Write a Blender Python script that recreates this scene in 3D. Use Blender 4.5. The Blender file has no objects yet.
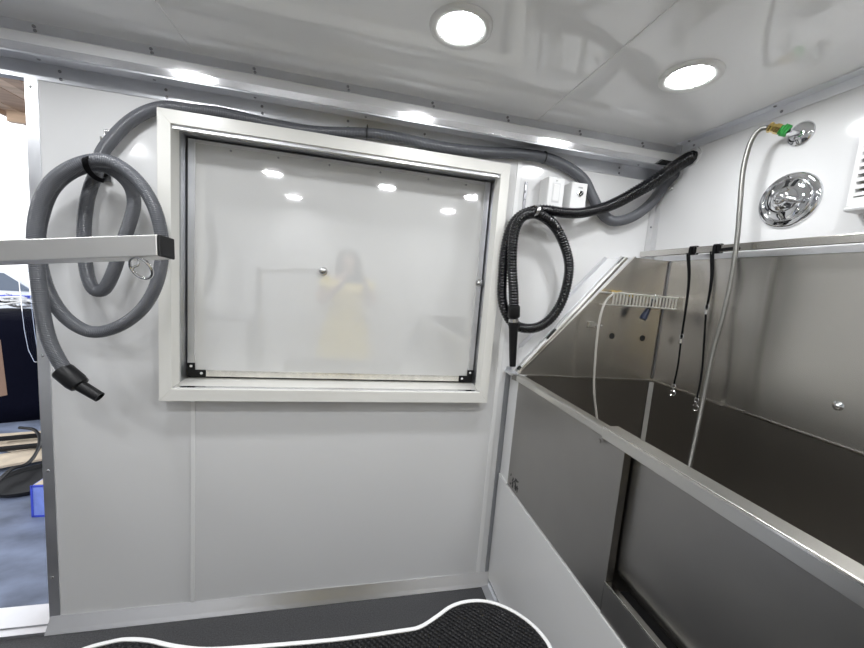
import bpy, bmesh, math, random
from mathutils import Vector, Matrix
random.seed(7)
C = bpy.context.scene
PI = math.pi
# ------------------------------------------------------------------ camera
EYE = Vector((0, 0, 1.34))
YAW, PIT, ROL, F = 0.22053739, -0.11479586, 0.08012308, 358.87
_cy, _sy, _cp, _sp, _cr, _sr = math.cos(YAW), math.sin(YAW), math.cos(PIT), math.sin(PIT), math.cos(ROL), math.sin(ROL)
FWD = Vector((_sy*_cp, _cy*_cp, _sp))
_r0 = Vector((_cy, -_sy, 0)); _u0 = _r0.cross(FWD)
RGT = _cr*_r0 + _sr*_u0
UP = -_sr*_r0 + _cr*_u0
cam = bpy.data.cameras.new('camera'); co = bpy.data.objects.new('camera', cam); C.collection.objects.link(co)
cam.sensor_width = 36; cam.lens = F/864*36; cam.clip_start = 0.02; cam.clip_end = 200
m = Matrix.Identity(4)
for i, v in enumerate((RGT, UP, -FWD)):
    for j in range(3): m[j][i] = v[j]
m.translation = EYE
co.matrix_world = m
C.camera = co

def at(px, py, axis, val):
    """measured point of the photograph on the plane x / y / z = val (world metres)"""
    d = RGT*((px-432)/F) - UP*((py-324)/F) + FWD
    k = 'xyz'.index(axis)
    return EYE + d*((val-EYE[k])/d[k])
def Y(px, py, y): return at(px, py, 'y', y)
def X(px, py, x): return at(px, py, 'x', x)

# ------------------------------------------------------------------ materials
def mat(name, col, rough=.5, metal=0, spec=.5, coat=0, emit=0, noise=None, trans=0, bump=None, aniso=0, alpha=1):
    m = bpy.data.materials.new(name); m.use_nodes = True
    nt = m.node_tree; b = nt.nodes['Principled BSDF']
    b.inputs['Base Color'].default_value = (*col, 1)
    b.inputs['Roughness'].default_value = rough
    b.inputs['Metallic'].default_value = metal
    b.inputs['Specular IOR Level'].default_value = spec
    b.inputs['Coat Weight'].default_value = coat
    b.inputs['Coat Roughness'].default_value = .04
    b.inputs['Transmission Weight'].default_value = trans
    b.inputs['Alpha'].default_value = alpha
    if aniso:
        b.inputs['Anisotropic'].default_value = aniso
        tv = nt.nodes.new('ShaderNodeCombineXYZ'); tv.inputs[2].default_value = 1; nt.links.new(tv.outputs[0], b.inputs['Tangent'])
    if emit:
        b.inputs['Emission Color'].default_value = (*col, 1); b.inputs['Emission Strength'].default_value = emit
    tc = None
    if noise:   # (scale xyz, strength, rough strength)
        tc = nt.nodes.new('ShaderNodeTexCoord'); mp = nt.nodes.new('ShaderNodeMapping'); n = nt.nodes.new('ShaderNodeTexNoise')
        mp.inputs['Scale'].default_value = noise[0]; n.inputs['Scale'].default_value = 1; n.inputs['Detail'].default_value = 5
        nt.links.new(tc.outputs['Object'], mp.inputs[0]); nt.links.new(mp.outputs[0], n.inputs['Vector'])
        cr = nt.nodes.new('ShaderNodeMapRange'); cr.inputs['From Min'].default_value = .3; cr.inputs['From Max'].default_value = .7
        cr.inputs['To Min'].default_value = 1-noise[1]; cr.inputs['To Max'].default_value = 1+noise[1]*.5
        nt.links.new(n.outputs['Fac'], cr.inputs['Value'])
        mx = nt.nodes.new('ShaderNodeVectorMath'); mx.operation = 'SCALE'; mx.inputs[0].default_value = col
        nt.links.new(cr.outputs[0], mx.inputs['Scale']); nt.links.new(mx.outputs[0], b.inputs['Base Color'])
        if len(noise) > 2:
            c2 = nt.nodes.new('ShaderNodeMapRange'); c2.inputs['From Min'].default_value = .3; c2.inputs['From Max'].default_value = .7
            c2.inputs['To Min'].default_value = rough-noise[2]; c2.inputs['To Max'].default_value = rough+noise[2]
            nt.links.new(n.outputs['Fac'], c2.inputs['Value']); nt.links.new(c2.outputs[0], b.inputs['Roughness'])
    if bump:    # (scale xyz, strength, distance)
        tc = tc or nt.nodes.new('ShaderNodeTexCoord'); mp = nt.nodes.new('ShaderNodeMapping'); n = nt.nodes.new('ShaderNodeTexNoise')
        mp.inputs['Scale'].default_value = bump[0]; n.inputs['Scale'].default_value = 1; n.inputs['Detail'].default_value = 3
        nt.links.new(tc.outputs['Object'], mp.inputs[0]); nt.links.new(mp.outputs[0], n.inputs['Vector'])
        bp = nt.nodes.new('ShaderNodeBump'); bp.inputs['Strength'].default_value = bump[1]; bp.inputs['Distance'].default_value = bump[2]
        nt.links.new(n.outputs['Fac'], bp.inputs['Height']); nt.links.new(bp.outputs[0], b.inputs['Normal'])
    return m
M = {}
M['panel'] = mat('glossy white wall panel', (.80,.80,.805), .13, spec=.5, bump=((1.2,1.2,1.2), .10, .02))
M['ceil'] = mat('glossy white ceiling panel', (.93,.93,.93), .035, spec=.8, bump=((2.2,1.2,1.2), .06, .02))
M['hatch'] = mat('glossy white hatch sheet', (.67,.67,.665), .05, spec=1, coat=1, bump=((3,1,1.5), .05, .01))
M['casing'] = mat('cream white painted metal', (.84,.83,.79), .28)
M['alu'] = mat('mill finish aluminium', (.86,.87,.90), .36, 1, noise=((9,9,9), .06, .05))
M['alub'] = mat('worn floor aluminium', (.86,.86,.88), .30, 1, noise=((4,4,4), .04, .0))
M['alup'] = mat('bright aluminium strip', (.88,.88,.90), .13, 1)
M['alug'] = mat('grey aluminium angle', (.42,.43,.45), .35, 1, noise=((9,9,9), .10, .05))
M['alud'] = mat('dull aluminium', (.62,.63,.66), .42, 1, noise=((9,9,9), .08, .05))
M['steel'] = mat('brushed stainless steel', (.60,.58,.545), .27, 1, aniso=.65)
M['steelf'] = mat('satin stainless front', (.37,.36,.345), .36, 1, noise=((4,4,4), .08, .05), bump=((1.5,2,1.5), .06, .02))
M['steelb'] = mat('bright steel edge', (.80,.78,.73), .18, 1, noise=((30,30,30), .15, .05))
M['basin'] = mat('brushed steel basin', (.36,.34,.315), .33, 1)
M['rim'] = mat('brushed steel rim', (.66,.65,.62), .3, 1, noise=((6,6,6), .06))
M['chrome'] = mat('polished chrome', (.80,.81,.83), .05, 1)
M['wire'] = mat('bright wire', (.88,.87,.84), .28, .8)
M['nickel'] = mat('satin nickel', (.62,.62,.62), .25, 1)
M['screw'] = mat('dull zinc screw', (.30,.30,.32), .35, 1)
M['white'] = mat('white plastic', (.82,.82,.82), .3)
M['seam'] = mat('white joint strip with painted sheen', (.90,.90,.90), .2)  # paler than the panels: light caught on the battens is put into the colour
M['offw'] = mat('soft white plastic', (.66,.66,.67), .4)
M['black'] = mat('black rubber', (.006,.006,.007), .45, spec=.3)
M['blackp'] = mat('black moulded plastic', (.007,.007,.008), .40, spec=.35)
M['ghose'] = mat('grey ribbed hose plastic', (.125,.13,.145), .25, noise=((9,9,9), .12))
M['bhose'] = mat('glossy black hose', (.004,.004,.006), .12, spec=.5)
M['floor'] = mat('dark speckled rubber floor', (.075,.075,.080), .6, noise=((220,220,220), .45))
M['lens'] = mat('lamp diffuser', (.965,.985,1), .5, emit=78)
M['lamp_trim'] = mat('white lamp trim', (.85,.85,.83), .35)
M['brass'] = mat('brass', (.80,.60,.22), .25, 1)
M['green'] = mat('green thread tape', (.03,.33,.06), .5)
M['creamhose'] = mat('grey beige hose', (.42,.40,.37), .4)
M['blue'] = mat('dark blue plastic', (.008,.018,.055), .3)
M['braid'] = mat('braided steel hose', (.27,.265,.25), .42, 1)
M['strap'] = mat('black nylon webbing', (.005,.005,.006), .8, spec=.15)
M['clear'] = mat('clear plastic', (.95,.97,1), .06, trans=1, spec=.5)
M['clear'].node_tree.nodes['Principled BSDF'].inputs['IOR'].default_value = 1.12
M['dark'] = mat('dark void', (.015,.015,.015), .9)
M['foam'] = mat('black foam tape', (.02,.02,.02), .9)
M['shell'] = mat('white interior lining', (.82,.82,.82), .35)
M['cab'] = mat('grey cabinet laminate', (.22,.22,.23), .35)
M['stain'] = mat('smudged marker ink', (.10,.10,.10), .6, .6)
# outside
M['concrete'] = mat('cool grey concrete', (.17,.20,.28), .7, noise=((2.5,4,2), .6), bump=((3,3,3), .3, .05))
M['wood'] = mat('brown wood planks', (.40,.27,.18), .6, noise=((1,14,14), .3))
M['woodl'] = mat('pale wood', (.55,.40,.28), .6, noise=((2,20,20), .3))
M['navy'] = mat('dark navy tarpaulin', (.0015,.002,.008), .9, spec=.1, bump=((6,6,6), .3, .05))
M['bluebox'] = mat('blue printed carton', (.22,.30,.75), .5, noise=((14,14,14), .2))
M['blueedge'] = mat('deep blue carton edge', (.04,.07,.55), .5)
M['cardboard'] = mat('cardboard', (.60,.50,.38), .8, noise=((8,8,8), .2))
M['carpaint'] = mat('white car paint', (.75,.77,.80), .2, coat=1)
M['glassd'] = mat('dark car glass', (.10,.13,.18), .08)
M['redlamp'] = mat('red lamp plastic', (.75,.03,.03), .2)
M['tan'] = mat('tan post', (.26,.16,.11), .6)
# people
M['dress'] = mat('yellow cloth', (.80,.62,.12), .8)
M['skin'] = mat('skin', (.50,.32,.24), .5)
M['hair'] = mat('dark hair', (.03,.02,.015), .5)

# mat with raised dots: rubber table top
def rubber_mat():
    m = bpy.data.materials.new('black pebbled rubber mat'); m.use_nodes = True
    nt = m.node_tree; b = nt.nodes['Principled BSDF']
    b.inputs['Base Color'].default_value = (.005,.005,.006,1); b.inputs['Roughness'].default_value = .45; b.inputs['Specular IOR Level'].default_value = .3
    tc = nt.nodes.new('ShaderNodeTexCoord'); mp = nt.nodes.new('ShaderNodeMapping'); mp.inputs['Scale'].default_value = (125,125,125)
    mp.inputs['Rotation'].default_value = (0,0,.78)
    v = nt.nodes.new('ShaderNodeTexVoronoi'); v.inputs['Scale'].default_value = 1; v.inputs['Randomness'].default_value = 0
    nt.links.new(tc.outputs['Object'], mp.inputs[0]); nt.links.new(mp.outputs[0], v.inputs['Vector'])
    bp = nt.nodes.new('ShaderNodeBump'); bp.inputs['Strength'].default_value = 1; bp.inputs['Distance'].default_value = .006; bp.invert = True
    nt.links.new(v.outputs['Distance'], bp.inputs['Height']); nt.links.new(bp.outputs[0], b.inputs['Normal'])
    return m
M['mat'] = rubber_mat()

# ------------------------------------------------------------------ builders
def BM(): return bmesh.new()
def obj(name, bm, m, parent=None, smooth=None, bevel=0):
    bmesh.ops.recalc_face_normals(bm, faces=bm.faces[:])
    me = bpy.data.meshes.new(name); bm.to_mesh(me); bm.free()
    if m: me.materials.append(M[m] if isinstance(m, str) else m)
    o = bpy.data.objects.new(name, me); C.collection.objects.link(o)
    if parent:
        o.parent = parent
        acc = Vector((0,0,0)); p = parent
        while p: acc += p.location; p = p.parent
        o.location = -acc       # meshes are written in world metres
    if smooth is not None:
        for p in me.polygons: p.use_smooth = True
        if smooth < 170:
            me.set_sharp_from_angle(angle=math.radians(smooth))
    if bevel:
        md = o.modifiers.new('bevel', 'BEVEL'); md.width = bevel; md.segments = 2; md.limit_method = 'ANGLE'
    return o
def tag(o, label=None, cat=None, group=None, kind=None):
    if label: o['label'] = label
    if cat: o['category'] = cat
    if group: o['group'] = group
    if kind: o['kind'] = kind
    return o
def empty(name, loc=(0,0,0), label=None, cat=None, group=None, kind=None):
    o = bpy.data.objects.new(name, None); C.collection.objects.link(o); o.location = loc
    o.empty_display_size = .05
    return tag(o, label, cat, group, kind)
def struct(name, bm, m, **k): return tag(obj(name, bm, m, **k), kind='structure')
def box(bm, a, b):
    x0,y0,z0 = a; x1,y1,z1 = b
    v = [bm.verts.new(p) for p in ((x0,y0,z0),(x1,y0,z0),(x1,y1,z0),(x0,y1,z0),(x0,y0,z1),(x1,y0,z1),(x1,y1,z1),(x0,y1,z1))]
    for f in ((0,3,2,1),(4,5,6,7),(0,1,5,4),(1,2,6,5),(2,3,7,6),(3,0,4,7)): bm.faces.new([v[i] for i in f])
    return bm
def bx(a, b): return box(BM(), a, b)
def prism(bm, pts, off):
    """closed polygon pts (world) extruded by vector off"""
    off = Vector(off)
    a = [bm.verts.new(p) for p in pts]; b = [bm.verts.new(Vector(p)+off) for p in pts]
    bm.faces.new(a); bm.faces.new(b[::-1])
    n = len(pts)
    for i in range(n): bm.faces.new((a[i], b[i], b[(i+1)%n], a[(i+1)%n]))
    return bm
def beam(bm, p, q, w, h, up=(0,0,1)):
    p = Vector(p); q = Vector(q); d = (q-p).normalized(); s = d.cross(Vector(up)).normalized(); u = s.cross(d)
    pts = [p+s*w/2*i+u*h/2*j for i, j in ((-1,-1),(1,-1),(1,1),(-1,1))]
    return prism(bm, pts, q-p)
def frame_of(d):
    d = Vector(d).normalized()
    a = Vector((0,0,1)) if abs(d.z) < .9 else Vector((1,0,0))
    s = d.cross(a).normalized(); return s, s.cross(d).normalized(), d
def lathe(bm, c, d, prof, seg=32):
    """prof: list (distance along d, radius)"""
    c = Vector(c); s, u, d = frame_of(d); rings = []
    for t, r in prof:
        if r < 1e-6: rings.append([bm.verts.new(c+d*t)])
        else: rings.append([bm.verts.new(c+d*t+(s*math.cos(2*PI*k/seg)+u*math.sin(2*PI*k/seg))*r) for k in range(seg)])
    for A, B in zip(rings, rings[1:]):
        for k in range(seg):
            k2 = (k+1)%seg
            if len(A) == 1 and len(B) == 1: break
            if len(A) == 1: bm.faces.new((A[0], B[k], B[k2]))
            elif len(B) == 1: bm.faces.new((A[k], B[0], A[k2]))
            else: bm.faces.new((A[k], B[k], B[k2], A[k2]))
    return bm
def spline(pts, step):
    P = [Vector(p) for p in pts]; P = [2*P[0]-P[1]] + P + [2*P[-1]-P[-2]]
    out = []
    for i in range(1, len(P)-2):
        p0,p1,p2,p3 = P[i-1:i+3]
        for k in range(24):
            t = k/24
            out.append(.5*((2*p1)+(p2-p0)*t+(2*p0-5*p1+4*p2-p3)*t*t+(3*p1-p0-3*p2+p3)*t**3))
    out.append(P[-2])
    # resample evenly
    L = [0]
    for a, b in zip(out, out[1:]): L.append(L[-1]+(b-a).length)
    n = max(2, int(L[-1]/step)); res = []; j = 0
    for k in range(n+1):
        s = L[-1]*k/n
        while j < len(L)-2 and L[j+1] < s: j += 1
        t = (s-L[j])/max(1e-9, L[j+1]-L[j]); res.append(out[j].lerp(out[j+1], t))
    return res, L[-1]/n
def tube(bm, pts, r, step=.012, seg=14, pitch=0, amp=0, closed=False, ribbon=None, helix=False, caps=True):
    ps, st = spline(pts, step)
    s = None; rings = []; n = len(ps)
    for i, p in enumerate(ps):
        d = (ps[min(i+1, n-1)]-ps[max(i-1, 0)]).normalized()
        if s is None: s, u, _ = frame_of(d)
        else:
            s = (s - d*s.dot(d)).normalized(); u = d.cross(s)
        rr = r(i/(n-1)) if callable(r) else r
        ring = []
        for k in range(seg):
            a = 2*PI*k/seg
            ph = 2*PI*i*st/pitch + (a if helix else 0) if pitch else 0
            q = rr*(1+(amp*math.cos(ph) if pitch else 0))
            ring.append(bm.verts.new(p+(s*math.cos(a)+u*math.sin(a))*q))
        rings.append(ring)
    for A, B in zip(rings, rings[1:]):
        for k in range(seg): bm.faces.new((A[k], A[(k+1)%seg], B[(k+1)%seg], B[k]))
    if caps:
        bm.faces.new(rings[0][::-1]); bm.faces.new(rings[-1])
    return bm
def ribbon(bm, pts, w, t, wdir, step=.01):
    ps, st = spline(pts, step); wd = Vector(wdir).normalized(); rings = []
    for i, p in enumerate(ps):
        d = (ps[min(i+1, len(ps)-1)]-ps[max(i-1, 0)]).normalized()
        n = d.cross(wd).normalized(); ww = n.cross(d).normalized()
        rings.append([bm.verts.new(p+ww*w/2*a+n*t/2*b) for a, b in ((-1,-1),(1,-1),(1,1),(-1,1))])
    for A, B in zip(rings, rings[1:]):
        for k in range(4): bm.faces.new((A[k], A[(k+1)%4], B[(k+1)%4], B[k]))
    bm.faces.new(rings[0][::-1]); bm.faces.new(rings[-1])
    return bm
def ring_bm(bm, c, nrm, R, r, seg=28, rs=8, a0=0, a1=2*PI):
    c = Vector(c); s, u, d = frame_of(nrm); rings = []
    full = abs(a1-a0-2*PI) < 1e-4; n = seg if full else seg+1
    for i in range(n):
        a = a0+(a1-a0)*i/seg; e = s*math.cos(a)+u*math.sin(a)
        rings.append([bm.verts.new(c+e*(R+r*math.cos(2*PI*k/rs))+d*r*math.sin(2*PI*k/rs)) for k in range(rs)])
    for i in range(n if full else n-1):
        A = rings[i]; B = rings[(i+1)%n]
        for k in range(rs): bm.faces.new((A[k], A[(k+1)%rs], B[(k+1)%rs], B[k]))
    if not full: bm.faces.new(rings[0][::-1]); bm.faces.new(rings[-1])
    return bm
# screw heads: one mesh, copied
_scr = None
def screw(parent, loc, nrm, r=.0045, m='screw'):
    bm = lathe(BM(), loc, nrm, [(-.001, r), (.001, r), (.0024, r*.75), (.003, r*.3), (.003, 0)], 12)
    return obj('screw', bm, m, parent, smooth=50)

# ------------------------------------------------------------------ shell
YB, XR, ZC = 1.40, 1.285, 1.982
XD = -.997            # edge of the doorway in the back wall
YF, XL = -.78, -3.0
XD0 = -1.85           # far edge of the doorway
SOFZ = 1.889          # underside of the soffit
# floor
f = struct('floor', bx((XL,YF,-.08),(XR+.08,YB+.08,0)), 'floor')
# ceiling as three panels with seams
M['hatch'].node_tree.nodes['Principled BSDF'].inputs['Coat IOR'].default_value = 2.0
cb = BM()
sx = [XL, -1.9, at(190,50,'z',ZC).x, at(545,115,'z',ZC).x, XR+.08]
for a, b in zip(sx, sx[1:]): box(cb, (a+.0012,YF,ZC),(b-.0012,YB+.09,ZC+.05))
box(cb, (XL,YF,ZC+.003),(XR+.08,YB+.09,ZC+.06))
ceil = struct('ceiling', cb, 'ceil')
# back wall, with the hatch opening and the doorway left of it
OX0, OX1, OZ0, OZ1 = -.602, .543, .908, 1.784
wb = BM()
def wallslab(bm, xs, zs, holes, y0, y1):
    for i in range(len(xs)-1):
        for j in range(len(zs)-1):
            if (i, j) in holes: continue
            box(bm, (xs[i],y0,zs[j]), (xs[i+1],y1,zs[j+1]))
wx = [XL-.02, XD0, XD, OX0-.01, OX1+.01, XR+.08]; wz = [0, OZ0-.01, OZ1+.01, ZC]
for i in range(5):
    if i == 1: box(wb, (wx[1],YB,1.86),(wx[2],YB+.045,ZC)); continue
    if i == 3:
        box(wb, (wx[3],YB,0),(wx[4],YB+.09,wz[1])); box(wb, (wx[3],YB,wz[2]),(wx[4],YB+.09,ZC)); continue
    box(wb, (wx[i],YB,0),(wx[i+1],YB+.09,ZC))
bmesh.ops.remove_doubles(wb, verts=wb.verts[:], dist=1e-5)
struct('wall_back', wb, 'panel')
struct('wall_right', bx((XR,YF,0),(XR+.08,YB,ZC)), 'panel')
struct('wall_front', bx((XL,YF-.08,0),(XR+.08,YF,ZC)), 'shell')
struct('wall_left', bx((XL-.08,YF-.08,0),(XL,YB+.09,ZC)), 'shell')

# soffit box along the top of the back wall, and its aluminium angles
SX0, SX1 = XL+.01, XR-.008
t1 = empty('trim_1', (0,1.34,SOFZ)); tag(t1, kind='structure')
sb = BM()
prism(sb, [(SX0,1.398,SOFZ+.015),(SX0,1.312,SOFZ),(SX0,1.3065,1.940),(SX0,1.398,1.940)], (SX1-SX0,0,0))
obj('soffit_board', sb, mat('glossy white soffit', (.70,.70,.71), .10, spec=.8), t1)
fs_ = BM(); prism(fs_, [(SX0,1.3118,SOFZ+.0012),(SX0,1.3088,SOFZ+.0012),(SX0,1.3062,1.911),(SX0,1.3092,1.911)], (SX1-SX0,0,0))
obj('face_strip', fs_, 'alup', t1)
ab = BM()
prism(ab, [(SX0,1.398,1.9402),(SX0,1.305,1.9402),(SX0,1.326,1.942),(SX0,1.336,ZC-.0005),(SX0,1.398,ZC-.0005)], (SX1-SX0,0,0))
obj('upper_angle', ab, 'alu', t1)
obj('underside_plate', prism(BM(), [(SX0,1.314,SOFZ-.0027),(SX0,1.3955,SOFZ+.0117),(SX0,1.3955,SOFZ+.0142),(SX0,1.314,SOFZ-.0002)], (SX1-SX0,0,0)), 'alud', t1)
obj('wall_angle', bx((SX0,1.396,1.853),(SX1,1.3995,SOFZ+.0148)), 'alu', t1)
obj('lower_edge', bx((SX0,1.3105,SOFZ-.0035),(SX1,1.3138,SOFZ+.001)), 'alud', t1)
obj('end_cap', bx((SX1,1.31,SOFZ-.002),(SX1+.006,1.398,ZC-.001)), 'alu', t1)
for px, py in ((34,29),(151,51),(254,108-41),(348,84),(433,98),(508,113),(580,129),(643,139)):
    p = Y(px, py, 1.331)
    screw(t1, (p.x,1.3305,1.969), (0,-1,-.2)); screw(t1, (p.x+.004,1.3283,1.957), (0,-1,-.2))
for px, py in ((60,77),(166,93),(262,106),(348,122),(425,130),(620,163)):
    p = Y(px, py, 1.396)
    screw(t1, (p.x,1.396,1.886), (0,-1,0)); screw(t1, (p.x+.002,1.396,1.864), (0,-1,0))
for px, py in ((38,58),(154,78),(255,94),(366,114),(640,157)):
    p = Y(px, py, 1.35); screw(t1, (p.x,1.352,SOFZ+.004), (0,-.17,-1))

# ceiling seam strips
for k, s in enumerate(sx[2:4]):
    struct('trim_%d' % (2+k), bx((s-.006,YF,ZC-.003),(s+.006,1.333,ZC+.001)), 'seam')
# right wall top angle
t4 = empty('trim_4', (XR,.5,ZC), kind='structure')
rb = BM(); prism(rb, [(XR-.001,YF,ZC-.001),(XR-.032,YF,ZC-.001),(XR-.030,YF,ZC-.004),(XR-.0045,YF,ZC-.006),(XR-.004,YF,ZC-.034),(XR-.0005,YF,ZC-.034)], (0,1.303-YF,0))
obj('angle', rb, 'alu', t4)
for y in (.95, 1.25, .55): screw(t4, (XR-.004,y,ZC-.022), (-1,0,0)); screw(t4, (XR-.02,y+.01,ZC-.005), (0,0,-1))
# vertical corner strip between back wall and right wall
t5 = empty('trim_5', (XR,YB,1.5), kind='structure')
cbm = BM(); box(cbm, (XR-.03,YB-.004,1.515),(XR-.002,YB-.001,1.853)); box(cbm, (XR-.004,YB-.03,1.515),(XR-.001,YB-.002,1.853))
obj('angle', cbm, 'offw', t5)
for z in (1.54, 1.66, 1.76): screw(t5, (XR-.015,YB-.004,z), (0,-1,0))
# wall seams
s1 = Y(193,520,YB).x
s2 = Y(519.5,165,YB).x
struct('trim_6', bx((s1-.007,YB-.004,.047),(s1+.007,YB+.001,.865)), 'seam', bevel=.001)
struct('trim_7', bx((s2-.009,YB-.004,.047),(s2+.009,YB+.001,1.852)), 'seam', bevel=.001)
# door jamb strip
t8 = empty('trim_8', (XD,YB,0), kind='structure')
jb = BM(); box(jb, (XD,YB-.003,0.0),(XD+.030,YB,1.853)); box(jb, (XD-.003,YB-.003,0.0),(XD,YB+.09,1.853))
obj('jamb_angle', jb, 'alu', t8)
for z in (1.83, 1.25, 1.0, .6, .2): screw(t8, (XD+.012,YB-.003,z), (0,-1,0), m='nickel')
# corner strip (back wall to tub cabinet)
cs = (Y(495.5,470,YB).x, Y(505,470,YB).x)
t9 = empty('trim_9', (cs[0],YB,0), kind='structure')
obj('angle', bx((cs[0],YB-.006,.05),(cs[1],YB-.0005,1.01)), 'alug', t9)
for z in (.95,.47,.12,.50): screw(t9, ((cs[0]+cs[1])/2,YB-.006,z), (0,-1,0), m='nickel')
# baseboards
b1 = empty('baseboard_back', (0,YB,0), kind='structure')
bb = BM(); prism(bb, [(XD,YB,.0005),(XD,YB-.034,.0005),(XD,YB-.034,.002),(XD,YB-.025,.014),(XD,YB-.004,.046),(XD,YB-.0005,.046)], (.672-XD,0,0))
obj('angle', bb, 'alub', b1)
for px, py in ((192,598),(65,614),(268,590),(366,580)):
    p = Y(px, py, YB); screw(b1, (p.x,YB-.0055,.036), (0,-1,.25))
tb = BM(); box(tb, (XD0,YB-.03,.0005),(XD,YB-.001,.012)); box(tb, (XD0,YB,.0005),(XD,YB+.09,.016))
th = struct('trim_10', tb, 'alu')
# floor angle beside cabinet
b2 = BM(); prism(b2, [(.668,YF,.0005),(.630,YF,.0005),(.630,YF,.003),(.660,YF,.006),(.664,YF,.022),(.668,YF,.022)], (0,YB-YF-.032,0))
struct('baseboard_right', b2, 'alu')

# ------------------------------------------------------------------ service hatch
YC, YP = 1.345, 1.48
w = empty('window_1', (0,YB,OZ0), kind='structure')
co0 = (-.627, .866, .560, 1.812)       # casing outer x0 z0 x1 z1
ci = (-.589, .909, .524, 1.770)
def mitre_frame(o, i, y0, y1):
    bm = BM()
    O = [(o[0],o[1]),(o[2],o[1]),(o[2],o[3]),(o[0],o[3])]; I = [(i[0],i[1]),(i[2],i[1]),(i[2],i[3]),(i[0],i[3])]
    out = []
    for k in range(4):
        b = BM(); k2 = (k+1)%4
        prism(b, [(O[k][0],y0,O[k][1]),(O[k2][0],y0,O[k2][1]),(I[k2][0],y0,I[k2][1]),(I[k][0],y0,I[k][1])], (0,y1-y0,0))
        out.append(b)
    return out
for b in mitre_frame(co0, ci, YC, YC+.010): obj('casing', b, 'casing', w, bevel=.0012)
# reveal lining
LT = .008
rv = BM()
box(rv, (OX0-LT,YC+.010,OZ0-LT),(OX0,YP+.045,OZ1+LT)); box(rv, (OX1,YC+.010,OZ0-LT),(OX1+LT,YP+.045,OZ1+LT))
box(rv, (OX0,YC+.010,OZ0-LT),(OX1,YP+.045,OZ0)); box(rv, (OX0,YC+.010,OZ1),(OX1,YP+.045,OZ1+LT))
obj('reveal', rv, 'casing', w)
# alu strips on sill and head close to the front
st = BM(); box(st, (OX0,YC+.0102,OZ0),(OX1,YC+.030,OZ0+.004)); obj('sill_strip', st, 'alup', w)
obj('head_strip', bx((-.5885,YC+.0102,1.7595),(.5235,YC+.0135,1.7715)), 'alu', w)
obj('head_lining', bx((OX0+.0002,YC+.0137,1.7705),(OX1-.0002,YC+.060,OZ1-.0003)), 'casing', w)
obj('side_stop', bx((OX0+.0002,YC+.0102,OZ0+.005),(-.5895,YC+.060,1.770)), 'casing', w)
obj('side_stop', bx((.5245,YC+.0102,OZ0+.005),(OX1-.0002,YC+.060,1.770)), 'casing', w)
obj('track', bx((OX0,YP-.045,OZ0+.001),(OX0+.004,YP+.015,OZ1)), 'alud', w)
obj('track', bx((OX1-.004,YP-.045,OZ0+.001),(OX1,YP+.015,OZ1)), 'alud', w)
obj('track', bx((OX0+.004,YP-.040,OZ1-.006),(OX1-.004,YP+.015,OZ1)), 'alud', w)
# black seal behind hatch
obj('seal', bx((OX0,YP+.016,OZ0),(OX1,YP+.024,OZ1)), 'foam', w)
# hatch leaf
hx0, hx1, hz0, hz1 = OX0+.009, OX1-.010, OZ0+.010, OZ1-.012
h = obj('hatch_panel', bx((hx0+.010,YP,hz0+.01),(hx1-.010,YP+.014,hz1-.006)), 'hatch', w)
def sub(name, bm, m, parent, **k):
    o = obj(name, bm, m, None, **k); o.parent = parent; o.location = -parent.location - (parent.parent.location if parent.parent else Vector()); return o
sub('edge_strip', bx((hx0,YP-.004,hz0),(hx0+.022,YP+.015,hz1)), 'alu', h)
sub('edge_strip', bx((hx1-.022,YP-.004,hz0),(hx1,YP+.015,hz1)), 'alu', h)
sub('edge_strip', bx((hx0+.022,YP-.004,hz0),(hx1-.022,YP+.015,hz0+.024)), 'steelb', h)
sub('edge_strip', bx((hx0+.022,YP-.002,hz1-.012),(hx1-.022,YP+.015,hz1)), 'offw', h)
for kx in (.1,.25,.42,.6,.78,.93):
    s_ = lathe(BM(), (hx0+.03+(hx1-hx0-.06)*kx,YP-.001,hz1-.022), (0,-1,0), [(-.001,.004),(.0015,.004),(.0025,0)], 10); sub('screw', s_, 'screw', h)
def knob(c, r, parent):
    b = lathe(BM(), c, (0,-1,0), [(-.002,r*1.25),(.002,r*1.25),(.003,r*.6),(.008,r*.55),(.010,r),(.014,r*1.02),(.018,r*.75),(.0195,0)], 20)
    return sub('latch_knob', b, 'nickel', parent, smooth=50)
p = Y(323,271,YP); knob((p.x,YP,p.z), .0135, h)
p = Y(478,283,YP); knob((hx1-.011,YP-.004,p.z), .0125, h)
for side in (0, 1):
    x0 = hx0 if side == 0 else hx1; sg = 1 if side == 0 else -1
    b = BM()
    pts = [(x0,hz0),(x0+sg*.062,hz0),(x0+sg*.062,hz0+.026),(x0+sg*.026,hz0+.026),(x0+sg*.026,hz0+.052),(x0,hz0+.052)]
    prism(b, [(x,YP-.0065,z) for x, z in pts], (0,.0022,0))
    br = sub('corner_bracket', b, 'black', h)
    for sxx, szz in ((.013,.040),(.048,.013)):
        s_ = lathe(BM(), (x0+sg*sxx,YP-.0065,hz0+szz), (0,-1,0), [(0,.005),(.002,.0045),(.003,0)], 12)
        o_ = obj('screw', s_, 'white', None); o_.parent = br; o_.location = (0,0,0)

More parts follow.
